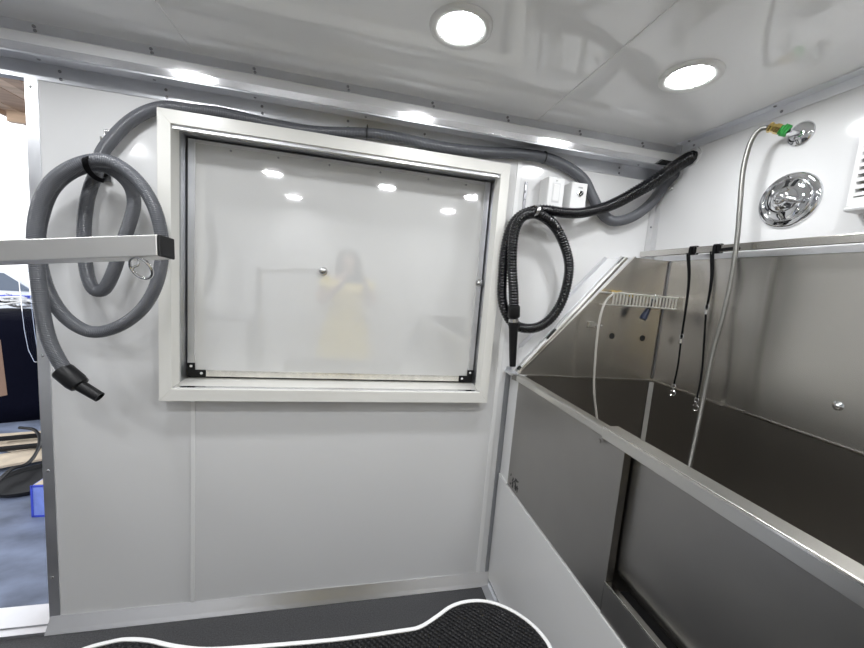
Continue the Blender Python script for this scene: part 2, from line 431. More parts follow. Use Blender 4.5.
# ------------------------------------------------------------------ ceiling lights
def ceiling_light(x, y, label, grp='round recessed ceiling lights'):
    t = empty('ceiling_light', (x,y,ZC), label, 'light', grp)
    obj('trim_ring', lathe(BM(), (x,y,ZC), (0,0,-1), [(-.02,.062),(.0003,.080),(.006,.078),(.010,.073),(.004,.0565),(-.018,.0562)], 48), 'lamp_trim', t, smooth=60)
    obj('diffuser', lathe(BM(), (x,y,ZC), (0,0,-1), [(.004,.0560),(.0055,.04),(.006,0)], 48), 'lens', t, smooth=60)
    return t
l1 = at(461,27,'z',ZC); l2 = at(690,76,'z',ZC)
ceiling_light(l1.x, l1.y, 'round recessed ceiling light over the white hatch, left of the two lit lamps')
ceiling_light(l2.x, l2.y, 'round recessed ceiling light over the steel wash tub, right of the two lit lamps')
for x, y in ((-.64,.95),(-1.4,.95),(.19,.32),(.81,.36),(-.57,.28),(-1.3,.28),(.78,-.22),(-.55,-.45)):
    ceiling_light(x, y, 'round recessed ceiling light out of view, shown only in glossy reflections', 'round ceiling lights seen only as reflections')

# ------------------------------------------------------------------ grey vacuum hose
port = Vector((XR,1.319,1.865))
g = empty('vacuum_hose', (Y(90,200,1.33)), 'thick grey ribbed vacuum hose coiled at left and running over the hatch casing', 'hose')
seq = [(664,186,1.352),(650,204,1.364),(632,217,1.368),(613,221,1.368),(600,211,1.368),(592,196,1.37),(583,179,1.374),(565,166,1.374),(545,158,1.374),(520,154,1.374),(480,152,1.374),(440,147,1.374),
 (400,138,1.375),(370,133.5,1.375),(340,132.5,1.3765),(310,131,1.3765),(280,126,1.3765),(250,119.5,1.3765),(220,113,1.3765),(190,109.5,1.376),(166,107,1.374),(146,112,1.372),(128,123,1.370),(113,138,1.368),(102,153,1.366),
 (96.5,172,1.364),(88.5,195,1.358),(84.5,222,1.352),(84.5,250,1.35),(87.5,275,1.346),(93.5,289,1.342),(101.5,291,1.335),(108,284,1.325),(115,268,1.318),(122,245,1.314),(129,225,1.312),(134,205,1.312),(131,188,1.312),(120,175,1.312),(105,167,1.312),(88.5,166,1.312),(68.5,174,1.312),(51.5,190,1.31),(41.5,215,1.308),(37.5,240,1.306),
 (39.5,262,1.304),(45.5,285,1.302),(55.5,305,1.3),(69.5,321,1.298),(87.5,331,1.296),(105,331,1.292),(125,323,1.288),(143,308,1.283),(155,288,1.279),(161,265,1.275),(162,240,1.27),(157,215,1.266),(148,195,1.264),(135,178,1.262),(118,165,1.26),(100.5,160,1.26),(79.5,164,1.259),(59.5,175,1.258),(45.5,191,1.257),(37.5,212,1.256),(34.5,238,1.255),(36.5,262,1.254),(39.5,290,1.252),(43.5,318,1.25),(49,340,1.246),(58,359,1.242),(67,373,1.238)]
pts = [port+Vector((.02,0,0)), port+Vector((-.012,.002,-.004))] + [Y(*q) for q in seq]
obj('hose_pipe', tube(BM(), pts, lambda t: .0205 if t < .235 else (.0178 if t > .25 else .0205-.0027*(t-.235)/.015), step=.0013, seg=16, pitch=.0052, amp=.045), 'ghose', g, smooth=170)
e1 = Y(63,371,1.2405); e2 = Y(81,386,1.232); e3 = Y(84,389,1.2305); e4 = Y(101,398,1.225)
d = (e2-e1).normalized(); Ln = (e2-e1).length
cf = obj('cuff', lathe(BM(), e1-d*.004, d, [(0,.018),(0,.0255),(.006,.027),(Ln*.75,.027),(Ln,.024),(Ln+.004,.0165)], 24), 'blackp', g, smooth=40)
d2 = (e4-e2).normalized(); L2 = (e4-e2).length
nz = BM(); lathe(nz, e2-d2*.006, d2, [(0,.0165),(L2*.5,.0158),(L2+.002,.0150),(L2+.002,.012),(L2*.4,.012)], 24)
obj('nozzle', nz, 'blackp', g, smooth=40)
ring = obj('wall_port', lathe(BM(), port, (-1,0,0), [(0,.034),(.004,.033),(.005,.0225),(0,.0225)], 28), 'offw', g, smooth=40)
# joint bands
for q in ((544,157.5,1.374),(367,132,1.375)):
    c = Y(*q); tg = (Y(q[0]+6,q[1]+1,q[2])-c).normalized()
    sb_ = BM(); lathe(sb_, c-tg*.002, tg, [(0,.0215),(0,.0235),(.004,.0235),(.004,.0215)], 20)
    obj('cable_tie', sb_, 'black', g, smooth=40)
# strap round the coil and its hook
hk = empty('strap_hook', Y(90,180,1.39), 'black loop strap tied round the top of the grey hose coil', 'strap')
c1 = Y(84,160,1.30)
sp = [Y(104,181,1.288),Y(96,178,1.276),Y(88,170,1.248),Y(84.5,160,1.230),Y(86,157,1.245),Y(90,158,1.30),Y(96,166,1.345),Y(106,176,1.388)]
obj('strap_loop', ribbon(BM(), sp, .014, .0025, (1,0,.5)), 'strap', hk)
obj('wall_bracket', bx(Y(103,176,1.40)+Vector((0,-.012,-.02)), Y(103,176,1.40)+Vector((.03,-.0005,.02))), 'nickel', hk, bevel=.002)
hb = Y(107,137,1.40)
hb_e = empty('wall_hook', hb, 'small bare metal hook on the wall beside the grey hose bend', 'hook')
obj('plate', bx(hb+Vector((-.008,-.004,-.018)), hb+Vector((.008,-.0005,.022))), 'nickel', hb_e, bevel=.002)
obj('hook_arm', tube(BM(), [hb+Vector((0,-.003,-.010)),hb+Vector((0,-.014,-.02)),hb+Vector((0,-.026,-.022)),hb+Vector((0,-.030,-.008))], .0025, step=.003, seg=8), 'nickel', hb_e, smooth=60)
screw(hb_e, hb+Vector((0,-.004,.012)), (0,-1,0))

# ------------------------------------------------------------------ black dryer hose
bp_ = Vector((XR,1.251,1.916))
bh = empty('dryer_hose', Y(540,240,1.36), 'glossy black spiral hose looped and tied right of the hatch', 'hose')
seq = [(672,169,1.262),(655,181,1.285),(636,192,1.312),(618,202,1.330),(600,209,1.322),(580,213,1.311),(562,212.5,1.310),(546,210,1.316),(532,211,1.338),(519,217,1.338),(510,230,1.334),(505,250,1.332),(503,272,1.330),(502,295,1.328),(505,310,1.326),(512,322,1.327),(523,328,1.328),(538,327,1.328),(551,318,1.328),(561,303,1.328),(567,284,1.326),(569,264,1.324),(564,244,1.320),(556,228,1.316),(547,219,1.298),(536,213.5,1.292),(525,215,1.292),(517,224,1.296),(513,240,1.292),(512,265,1.290),(513.5,290,1.288),(514,308,1.287),(514,318,1.287)]
pts = [bp_+Vector((.02,0,0)), bp_+Vector((-.014,0,-.006))] + [Y(*q) for q in seq]
obj('hose_pipe', tube(BM(), pts, lambda t: .0235 if t < .1 else (.0188 if t > .2 else .0235-.0047*(t-.1)/.1), step=.0022, seg=16, pitch=.0110, amp=.11, helix=True), 'bhose', bh, smooth=170)
c = Y(514,306,1.287); e = Y(513.5,327,1.287); d = (e-c).normalized()
obj('cuff', lathe(BM(), c, d, [(0,.016),(0,.0225),(.004,.0235),(.040,.0235),(.044,.021),(.048,.015)], 24), 'black', bh, smooth=40)
c2 = c+d*.050
obj('hose_clamp', lathe(BM(), c2, d, [(0,.0165),(0,.0195),(.014,.0195),(.014,.0165)], 20), 'nickel', bh, smooth=40)
c3 = c+d*.062; e3_ = Y(513.5,366,1.287); Lz = (e3_-c3).length
obj('nozzle', lathe(BM(), c3, d, [(0,.015),(.0005,.0205),(.010,.0205),(.030,.0175),(Lz,.0125),(Lz,.009),(Lz-.03,.009)], 24), 'blackp', bh, smooth=40)
obj('wall_port', lathe(BM(), bp_, (-1,0,0), [(0,.036),(.004,.035),(.005,.0255),(0,.0255)], 28), 'offw', bh, smooth=40)
# metal hanger strip with tie
hs = Y(526,183,1.40)
he = empty('hanger_strip', hs, 'perforated metal hanger strip tying up the black hose', 'bracket')
hz = Y(524,212,1.40).z
hb_ = BM(); box(hb_, (hs.x-.006,1.3955,hz),(hs.x+.006,1.3995,hs.z+.004))
obj('strip', hb_, 'screw', he, bevel=.0015)
for k in range(3): screw(he, (hs.x,1.3955,hs.z-.005-.03*k), (0,-1,0), .0035)
c = Y(533,212,1.308); tg = (Y(541,214,1.31)-c).normalized()
tie = BM(); R1, R2 = .054, .027
tp = []
for k in range(25):
    a = 2*PI*k/24; tp.append(c+Vector((0,math.cos(a)*R1+.008,math.sin(a)*R2)) + Vector((math.sin(a)*.006,0,0)))
ribbon(tie, tp, .012, .0015, (1,0,.25), step=.006)
obj('tie_band', tie, 'nickel', he)

# ------------------------------------------------------------------ switch boxes
def mbox(name, p0, wd, ht, dp, label):
    """box on back wall, p0 = lower left of the front face"""
    t = empty(name, (p0.x+wd/2,YB,p0.z), label, 'switch')
    obj('housing', bx((p0.x,YB-dp,p0.z),(p0.x+wd,YB-.0005,p0.z+ht)), 'white', t, bevel=.003)
    return t
dp = .058
dp = .066; a = Y(545,208.5,YB-dp); b = Y(565,181.5,YB-dp)
wd, ht = (b.x-a.x), .132
A = Vector((a.x,0,a.z)); 
sw = mbox('light_switch', A, wd, ht*.93, dp, 'white wall box with a flat rocker switch, left of the two')
yf = YB-dp
pl = obj('cover_plate', bx((A.x+.002,yf-.004,A.z+.002),(A.x+wd-.002,yf+.001,A.z+ht*.93-.002)), 'white', sw, bevel=.002)
obj('rocker', bx((A.x+wd*.32,yf-.0075,A.z+ht*.24),(A.x+wd*.68,yf-.0042,A.z+ht*.72)), 'white', sw, bevel=.0015)
obj('rocker_surround', bx((A.x+wd*.28,yf-.0052,A.z+ht*.20),(A.x+wd*.72,yf-.0041,A.z+ht*.76)), 'offw', sw)
for k in (.1,.9): screw(sw, (A.x+wd/2,yf-.004,A.z+ht*.93*k), (0,-1,0), .003, 'white')
a = Y(568.5,210,YB-.066); b = Y(588,182,YB-.066)
wd = b.x-a.x; B = Vector((a.x,0,a.z))
ks = mbox('control_box', B, wd, .110, .066, 'white wall box with a round black and chrome selector knob, right of the two')
yf = YB-.066
obj('cover_plate', bx((B.x+.001,yf-.003,B.z+.001),(B.x+wd-.001,yf+.001,B.z+.109)), 'white', ks, bevel=.002)
kc = Y(579.5,194,yf)
obj('bezel', lathe(BM(), (kc.x,yf-.003,kc.z), (0,-1,0), [(0,.0125),(.004,.012),(.005,.009),(.003,.009)], 24), 'chrome', ks, smooth=40)
kn = obj('selector_knob', lathe(BM(), (kc.x,yf-.003,kc.z), (0,-1,0), [(0,.0088),(.011,.0082),(.012,.0075),(.012,0)], 24), 'black', ks, smooth=40)
mk = BM(); beam(mk, (kc.x-.006,yf-.0155,kc.z-.006), (kc.x+.006,yf-.0155,kc.z+.006), .003, .002, (0,1,0)); obj('pointer', mk, 'chrome', ks)
tx = BM()
for i, dx in enumerate((-.009,-.004,.001,.006)): box(tx, (kc.x+dx,yf-.0034,kc.z+.021),(kc.x+dx+.003,yf-.0029,kc.z+.026))
obj('legend_print', tx, 'cab', ks)

# ------------------------------------------------------------------ tub cabinet base (white)
XT = .675
cbn = empty('tub_cabinet', (XT,.4,0), 'white panelled base cabinet under the steel wash tub', 'cabinet')
obj('base_panel', bx((XT-.007,YF+.01,.0235),(XT+.005,YB-.008,.520)), 'panel', cbn, bevel=.001)
obj('ledge', bx((XT-.0068,1.312,.5205),(XT+.003,YB-.008,.530)), 'white', cbn)
obj('end_panel', bx((XT-.001,1.312,.531),(XT+.010,YB-.008,.985)), 'panel', cbn)
ybk = 1.278   # side panel is a touch skewed in the photo
TZ = .995; BZ = 1.507
pT = Y(630,258,1.30)
slopex = 1.120
# sloped white cover between back wall and tub side
sc = BM()
W0 = Y(519,347,1.398); W1 = Y(605,255,1.398)
wp_ = [(XT,.992),(XT+.001,1.03),(W0.x-.004,W0.z-.010),(W0.x+.010,W0.z+.012),(W1.x,BZ-.004),(XR-.002,BZ-.004),(XR-.002,.992)]
tpp = [(XT,.992),(XT,1.0),(XT+.004,1.005),(XT+.012,1.014),(slopex-.012,BZ-.006),(XR-.002,BZ-.006),(XR-.002,.992)]
va = [sc.verts.new((x,1.398,z)) for x, z in wp_]; vb_ = [sc.verts.new((x,1.314,z)) for x, z in tpp]
sc.faces.new(va); sc.faces.new(vb_[::-1])
for i in range(7): sc.faces.new((va[i], vb_[i], vb_[(i+1)%7], va[(i+1)%7]))
edgb = BM(); beam(edgb, (W0.x,1.389,W0.z+.004), (W1.x,1.389,BZ-.001), .014, .004, (0,1,0)); obj('wall_edge_strip', edgb, 'alu', cbn)
cover = obj('sloped_cover', sc, mat('glossy white laminate', (.78,.78,.79), .12, spec=.8), cbn)
def edge(bm, y0, y1, o1, o2):
    """strip along the slope between plane y0..y1, offsets measured outwards from slope line"""
    a0 = Vector((XT,0,1.00)); a1 = Vector((slopex-.012,0,BZ-.004)); dd = (a1-a0).normalized(); n = Vector((-dd.z,0,dd.x))
    prism(bm, [a0+n*o1+Vector((0,y0,0)),a1+n*o1+Vector((0,y0,0)),a1+n*o2+Vector((0,y0,0)),a0+n*o2+Vector((0,y0,0))],(0,y1-y0,0))
    return bm
obj('tub_edge_strip', edge(BM(), 1.343, 1.335, .008, .018), 'alu', cbn)
obj('tub_edge_strip', edge(BM(), 1.3275, 1.3155, .0003, .010), 'steelb', cbn)
tp_ = BM(); box(tp_, (slopex-.012,1.318,BZ-.004),(XR-.003,1.397,BZ+.001)); obj('top_cover', tp_, 'alu', cbn)
obj('foot_strip', bx((XT-.03,1.33,.9885),(XT+.002,1.396,.9965)), 'alu', cbn)

# ------------------------------------------------------------------ wash tub
tub = empty('wash_tub', (XT,.4,.52), 'large stainless steel dog wash tub along the right wall with sloped splash side', 'tub')
YE = -.72
XB = XR-.006
def yside(x): return 1.312 + (ybk-1.312)*(x-XT)/(XB-XT)
# side splash panel
sp_ = BM()
pp = [(XT,TZ+.004),(slopex,BZ),(XB,BZ),(XB,TZ+.004)]
prism(sp_, [(x,yside(x),z) for x, z in pp], (0,.002,0))
obj('side_splash', sp_, 'steel', tub)
e_ = BM()
a0 = Vector((XT-.004,0,TZ+.004)); a1 = Vector((slopex-.002,0,BZ+.002)); dd = (a1-a0).normalized(); n = Vector((-dd.z,0,dd.x))
prism(e_, [a0+Vector((0,yside(XT)-.004,0)), a1+Vector((0,yside(slopex)-.004,0)), a1+n*.004+Vector((0,yside(slopex)-.004,0)), a0+n*.004+Vector((0,yside(XT)-.004,0))], (0,.010,0))
obj('slope_edge', e_, 'steelb', tub)
for (t0, t1_) in ((.02,.045),(.28,.36),(.93,.985)):
    f_ = BM(); q0 = a0.lerp(a1,t0); q1 = a0.lerp(a1,t1_)
    prism(f_, [q0+Vector((0,1.328,0))+n*.0055,q1+Vector((0,1.328,0))+n*.0055,q1+n*.013+Vector((0,1.328,0)),q0+n*.013+Vector((0,1.328,0))],(0,.007,0))
    obj('foam_gasket', f_, 'foam', tub)
# back splash
obj('back_splash', bx((XB,YE,TZ+.004),(XB+.002,ybk,BZ)), 'steel', tub)
obj('back_seam_lip', bx((XB-.006,YE,TZ-.002),(XB+.001,ybk-.002,TZ+.0035)), 'steelb', tub)
obj('side_seam_lip', prism(BM(), [(XT+.03,yside(XT+.03)-.006,TZ-.001),(XB-.006,yside(XB)-.006,TZ-.001),(XB-.006,yside(XB),TZ-.001),(XT+.03,yside(XT+.03),TZ-.001)], (0,0,.0042)), 'steelb', tub)
obj('corner_seam', bx((XB-.004,ybk-.006,TZ+.01),(XB,ybk-.002,BZ-.002)), 'screw', tub)
# basin
bn = BM()
FZ = .56
box(bn, (XT+.05,YE,FZ-.004),(XB,ybk,FZ))
box(bn, (XB,YE,FZ),(XB+.003,ybk,TZ-.003))
prism(bn, [(XT+.004,yside(XT),FZ),(XB,yside(XB),FZ),(XB,yside(XB),TZ-.002),(XT+.004,yside(XT),TZ-.002)], (0,.003,0))
box(bn, (XT+.047,YE,FZ),(XT+.050,ybk,TZ-.032))
box(bn, (XT+.003,YE-.004,FZ),(XB,YE,TZ))
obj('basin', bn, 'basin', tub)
cst = BM(); prism(cst, [(XB-.014,ybk-.004,.60),(XB-.003,ybk-.018,.60),(XB-.001,ybk-.004,.60)], (0,0,TZ-.605))
obj('basin_corner_strip', cst, 'wire', tub)
dr = lathe(BM(), (1.0,.6,FZ), (0,0,1), [(0,.05),(.003,.048),(.003,.03),(.001,.028),(.001,0)], 28); obj('drain', dr, 'chrome', tub, smooth=40)
# front panels
YD = .722
obj('front_panel', bx((XT-.002,YD,.525),(XT+.003,1.312,.972)), 'steelf', tub, bevel=.0006)
obj('jamb_flange', bx((XT-.0045,YD-.0065,.614),(XT+.016,YD-.0005,.966)), 'steelf', tub)
obj('lower_apron', bx((XT-.002,YE,.505),(XT+.003,YD-.001,.606)), 'steelf', tub)
obj('apron_lip', bx((XT-.004,YE,.6065),(XT+.012,YD-.001,.613)), 'steelb', tub, bevel=.001)
# tub door
dpn = BM()
prism(dpn, [(XT+.022,YE,.968),(XT+.022,YE,.70),(XT+.022,YE,.655),(XT+.030,YE,.632),(XT+.040,YE,.624),(XT+.044,YE,.628),(XT+.034,YE,.638),(XT+.026,YE,.66),(XT+.026,YE,.968)], (0,YD-.008-YE,0))
obj('door_panel', dpn, 'steelf', tub, smooth=40)
obj('door_sill_channel', bx((XT+.013,YE,.600),(XT+.046,YD-.03,.604)), 'black', tub)
# rims
rl = BM()
prism(rl, [(XT-.010,1.312,TZ-.024),(XT-.013,1.312,TZ-.020),(XT-.013,1.312,TZ-.003),(XT-.009,1.312,TZ),(XT+.014,1.312,TZ),(XT+.026,1.312,TZ-.004),(XT+.026,1.312,TZ-.008),(XT+.004,1.312,TZ-.008),(XT+.004,1.312,TZ-.024)], (0,.790-1.312,0))
obj('fixed_rim', rl, 'rim', tub, smooth=35)
rr_ = BM()
prism(rr_, [(XT-.015,YE,TZ-.026),(XT-.015,YE,TZ+.002),(XT-.011,YE,TZ+.006),(XT+.030,YE,TZ+.006),(XT+.034,YE,TZ+.001),(XT+.034,YE,TZ-.004),(XT-.009,YE,TZ-.004),(XT-.009,YE,TZ-.026)], (0,.788-YE,0))
obj('door_rim', rr_, 'rim', tub, smooth=35, bevel=.001)
obj('rim_bead', bx((XT-.0162,YE,TZ+.0015),(XT-.013,.787,TZ+.0055)), 'steelb', tub)
obj('rim_corner', prism(BM(), [(XT-.022,1.336,TZ-.024),(XT-.013,1.3125,TZ-.024),(XT+.012,1.3125,TZ-.024),(XT+.006,1.33,TZ-.024)], (0,0,.022)), 'steelf', tub)
obj('door_stud', lathe(BM(), (XT-.010,.80,TZ-.040), (-1,0,0), [(0,.006),(.003,.006),(.004,0)], 14), 'steelf', tub)
# bolt on back splash
pb = X(838,406,XB); bo = lathe(BM(), (XB,pb.y,pb.z), (-1,0,0), [(0,.0125),(.0015,.0125),(.003,.008),(.006,.007),(.008,.004),(.0085,0)], 24); obj('bolt', bo, 'chrome', tub, smooth=50)
# smudged sticker remains
sm = BM(); random.seed(3)
for k in range(26):
    y = 1.292-random.random()*.075; z = .536+random.random()*.045
    prism(sm, [(XT-.0026,y,z),(XT-.0026,y-.004-random.random()*.008,z+.002),(XT-.0026,y-.006-random.random()*.006,z+.006+random.random()*.008),(XT-.0026,y-.001,z+.008+random.random()*.004)], (.0006,0,0))
obj('smudged_print', sm, 'stain', tub)
# holes in the side splash
for px, py in ((612,336),(641,338)):
    p = Y(px, py, 1.29); yy = yside(p.x)
    hb2 = lathe(BM(), (p.x,yy,p.z), (0,-1,0), [(-.001,.0125),(.0012,.0125),(.0012,.0095),(.0004,0)], 24)
    obj('plug_hole', hb2, 'dark', tub)
# ------------------------------------------------------------------ items on the side splash
tray = empty('soap_rack', Y(650,300,1.285), 'small chrome comb-sided soap rack mounted on the tub splash side', 'rack')
tA = Y(613,292,1.20); tB = Y(682,299,1.20); z_t = (tA.z+tB.z)/2; x0, x1 = tA.x, min(tB.x, XB-.012)
yb0, yf0 = yside(x1)-.004, 1.20
rb_ = BM()
for yy in (yf0, yb0):
    tube(rb_, [(x0,yy,z_t),((x0+x1)/2,yy,z_t),(x1,yy,z_t)], .0032, step=.05, seg=8)
for xx in (x0, x1): tube(rb_, [(xx,yf0,z_t),(xx,(yf0+yb0)/2,z_t),(xx,yb0,z_t)], .0032, step=.05, seg=8)
tube(rb_, [(x0,yf0,z_t-.045),((x0+x1)/2,yf0,z_t-.045),(x1,yf0,z_t-.045)], .0025, step=.05, seg=8)
obj('frame', rb_, 'wire', tray, smooth=60)
nT = 20
for k in range(nT):
    xx = x0+.006+(x1-x0-.012)*k/(nT-1)
    wv = BM(); ribbon(wv, [(xx,yf0,z_t),(xx,yf0,z_t-.022),(xx,yf0+.001,z_t-.043),(xx,yf0+.010,z_t-.048),(xx,(yf0+yb0)/2,z_t-.048),(xx,yb0,z_t-.048)], .0060, .0022, (1,0,0), step=.01)
    obj('comb_wire', wv, 'wire', tray)
hh = empty('spray_hose', Y(604,310,1.25), 'thin grey beige spray hose arching from soap rack into the tub', 'hose')
seq = [(632,295,1.235),(622,293,1.235),(612,295,1.235),(605,303,1.232),(600,318,1.228),(597,338,1.224),(595,362,1.222),(594,388,1.220),(596,410,1.218),(600,440,1.21),(606,470,1.2)]
obj('hose_pipe', tube(BM(), [Y(*q) for q in seq], .0046, step=.008, seg=12), 'creamhose', hh, smooth=60)
def sub2(name, bm, m, parent, **k):
    o = obj(name, bm, m, None, **k); o.parent = parent; return o
p0 = Y(654,299,1.225); p1 = Y(642,320,1.225); dd = (p1-p0).normalized(); LL = (p1-p0).length
sph = obj('spray_head', lathe(BM(), p0, dd, [(0,.006),(.002,.009),(LL*.5,.009),(LL*.8,.0120),(LL*.82,.0122)], 20), 'black', hh, smooth=40)
sub2('spray_face', lathe(BM(), p0+dd*LL*.5, dd, [(0,.0095),(LL*.3,.0135),(LL*.45,.0135),(LL*.46,.011),(LL*.45,0)], 20), 'blue', sph, smooth=40)
sub2('collar', lathe(BM(), p0-dd*.014, dd, [(0,0),(0,.010),(.014,.012),(.020,.008)], 20), 'chrome', sph, smooth=40)
bq = Y(633,295.5,1.235); bt = (Y(618,292.5,1.235)-bq).normalized()
obj('brass_fitting', lathe(BM(), bq, bt, [(0,.004),(0,.0085),(.010,.0085),(.011,.0075),(.026,.0075),(.027,.0068),(.034,.0066)], 12), 'brass', hh, smooth=35)
obj('brass_valve', lathe(BM(), Y(612,292,1.262), (1,0,.1), [(0,0),(0,.008),(.012,.0085),(.016,.006),(.040,.006),(.040,0)], 12), 'brass', hh, smooth=35)
cl = Y(592,325,1.29); yy = yside(cl.x)
hc = empty('hose_clip', (cl.x,yy,cl.z), 'small white and chrome clip holder on the sloping steel splash side', 'clip')
obj('base', bx((cl.x-.014,yy-.010,cl.z-.012),(cl.x+.012,yy-.001,cl.z+.014)), 'rim', hc, bevel=.003)
obj('clip_ring', ring_bm(BM(), (cl.x+.020,yy-.020,cl.z), (0,.3,1), .012, .003, a0=-2.4, a1=2.4), 'chrome', hc, smooth=60)

# ------------------------------------------------------------------ grab rail and leads
rail = empty('tether_rail', (1.235,1.39,1.53), 'flat steel rail running along the right wall above the tub splash', 'rail')
XRL = 1.235
zr = X(740,247,XRL).z
obj('bar', bx((XRL-.006,YE,zr-.012),(XRL+.006,1.392,zr+.012)), 'steel', rail, bevel=.002)
for y in (1.36, .2): obj('standoff', lathe(BM(), (XRL+.006,y,zr), (1,0,0), [(0,.008),(XR-XRL-.0065,.008)], 16), 'steel', rail, smooth=40)
obj('wall_strip', bx((XR-.010,YE,BZ+.0005),(XR-.0008,1.31,BZ+.020)), 'alu', rail)
def loopring(bm, c, wy):
    """webbing wrapped round the rail"""
    pts = []
    for k in range(17):
        a = 2*PI*k/16; ca, sa = math.cos(a), math.sin(a)
        pts.append(Vector((XRL+.0095*(abs(ca)**.5)*(1 if ca > 0 else -1), c, zr+.0155*(abs(sa)**.5)*(1 if sa > 0 else -1))))
    return ribbon(bm, pts, wy, .0025, (0,1,0), step=.004)
def lead(p_top, mids, p_end, label, slide, slide2=None, hook=True):
    t = empty('tether_lead', p_top, label, 'dog lead', 'black grooming leads on the rail')
    b = loopring(BM(), p_top.y, .011); loopring(b, p_top.y-.015, .007)
    obj('rail_loop', b, 'strap', t)
    b = BM(); pts = [p_top+Vector((-.012,0,-.010))]+mids[:1]+[slide]
    ribbon(b, pts, .007, .003, (0,1,.1)); ribbon(b, [q+Vector((0,.009*(1-i/2),0)) for i, q in enumerate(pts)], .005, .003, (.3,1,.1))
    obj('webbing', b, 'strap', t)
    b = BM(); ribbon(b, [slide]+mids[1:]+[p_end], .006, .003, (.2,1,0))
    obj('lower_webbing', b, 'strap', t)
    b = lathe(BM(), slide+Vector((0,0,-.008)), (0,0,1), [(0,0),(0,.007),(.016,.007),(.016,0)], 12); ring_bm(b, slide+Vector((0,0,.018)), (1,0,0), .008, .002)
    obj('slide_buckle', b, 'nickel', t, smooth=40)
    b = ring_bm(BM(), p_end+Vector((0,0,-.008)), (1,.2,0), .007, .0018)
    lathe(b, p_end+Vector((0,0,-.030)), (0,0,1), [(0,0),(0,.0035),(.015,.005),(.016,0)], 10)
    ring_bm(b, p_end+Vector((0,0,-.036)), (1,.3,0), .010, .0022, a0=-2.2, a1=2.5)
    obj('snap_hook', b, 'chrome', t, smooth=40)
XLd = XRL-.016
lead(Vector((XRL,X(692,252,XRL).y,zr)), [X(689,285,XLd), X(678,365,XLd)], X(674,384,XLd), 'black nylon lead hanging from the rail, nearer the soap rack, with chrome hook', X(681,341,XLd))
lead(Vector((XRL,X(716,251,XRL).y,zr)), [X(712,280,XLd), X(702,370,XLd)], X(697,398,XLd), 'black nylon lead hanging from the rail beside the braided hose', X(706,312,XLd))
wr = tag(obj('strap_end', ribbon(BM(), [X(719,250,XRL-.012),X(728,249,XRL-.012),X(737,248,XRL-.012)], .010, .004, (0,0,1)), 'strap'), 'short black webbing tail lying along the rail by the braided hose', 'strap')

# ------------------------------------------------------------------ shower plumbing on the right wall
so = X(801,134,XR)
out = empty('water_outlet', so, 'chrome wall flange with brass elbow and green thread tape near ceiling', 'pipe fitting')
obj('flange', lathe(BM(), (XR,so.y,so.z), (-1,0,0), [(0,.036),(.002,.036),(.007,.031),(.012,.021),(.015,.014),(.015,0)], 36), 'chrome', out, smooth=60)
tip = X(768,127,1.205); g1 = X(787,131,1.232)
obj('arm', tube(BM(), [Vector((XR-.010,so.y,so.z)),Vector((XR-.03,so.y+.003,so.z-.001)),g1.lerp(Vector((XR-.04,so.y+.006,so.z-.002)),.5),g1], .0085, step=.006, seg=14), 'chrome', out, smooth=60)
dn = (tip-g1).normalized(); LT_ = (tip-g1).length
gb = BM(); random.seed(5)
prof = [(0,.006)]
for k in range(8): prof.append((.003*k, .0145+random.uniform(-.003,.003)))
prof.append((.022,.010)); lathe(gb, g1-dn*.004, dn, prof, 11)
for v in gb.verts: v.co += Vector((random.uniform(-1,1),random.uniform(-1,1),random.uniform(-1,1)))*.0018
obj('thread_tape', gb, 'green', out)
obj('brass_nut', lathe(BM(), g1+dn*.018, dn, [(0,.008),(0,.0145),(.012,.0145),(.013,.012),(.020,.012),(.022,.0145),(LT_-.022,.0150),(LT_-.018,.0105)], 6), 'brass', out)
sh2 = empty('shower_hose', X(740,240,1.2), 'braided steel shower hose arching from the brass outlet into the tub', 'hose')
seq = [(768,127.5,1.203),(761,129,1.200),(754,136,1.196),(748,150,1.192),(743,172,1.190),(740,205,1.190),(737,240,1.192),(732,275,1.194),(724,312,1.190),(713,352,1.180),(704,395,1.165),(697,430,1.14),(690,463,1.11),(684,492,1.08),(680,520,1.05)]
obj('hose_pipe', tube(BM(), [X(*q) for q in seq], .0070, step=.0016, seg=12, pitch=.0058, amp=.06), 'braid', sh2, smooth=170)

# shower valve
vc = X(789,200.5,XR)
sv = empty('shower_valve', vc, 'large round polished chrome shower valve with lever handle', 'valve')
R = .083
obj('escutcheon', lathe(BM(), vc, (-1,0,0), [(0,R),(.003,R),(.008,R-.004),(.010,R-.010),(.009,R-.018),(.014,R-.026),(.018,R-.040),(.019,.030),(.019,0)], 64), 'chrome', sv, smooth=50)
obj('raised_ring', ring_bm(BM(), vc+Vector((-.012,0,0)), (1,0,0), R-.020, .0035, seg=48), 'chrome', sv, smooth=60)
obj('hub', lathe(BM(), vc+Vector((-.018,0,0)), (-1,0,0), [(0,.036),(.006,.035),(.009,.028),(.014,.024),(.016,.018),(.024,.016),(.027,.011),(.027,0)], 40), 'chrome', sv, smooth=50)
lv = BM()
ps = [vc+Vector((-.034,0,.004)), vc+Vector((-.036,-.018,-.002)), vc+Vector((-.034,-.038,-.008)), vc+Vector((-.030,-.056,-.014))]
tube(lv, ps, lambda t: .0105-.003*t, step=.006, seg=14)
obj('lever', lv, 'chrome', sv, smooth=60)
for a in (PI/2+.35, PI/2-.05):
    b = BM(); e = Vector((0,math.cos(a),math.sin(a))); prism(b, [vc+Vector((-.0185,0,0))+e*.040+Vector((0,-.004,0)),vc+Vector((-.0185,0,0))+e*.040+Vector((0,.004,0)),vc+Vector((-.0135,0,0))+e*.058+Vector((0,.005,0)),vc+Vector((-.0135,0,0))+e*.058+Vector((0,-.005,0))], (-.002,0,0))
    obj('indicator_slot', b, 'black', sv)
b = BM(); e = Vector((0,0,-1))
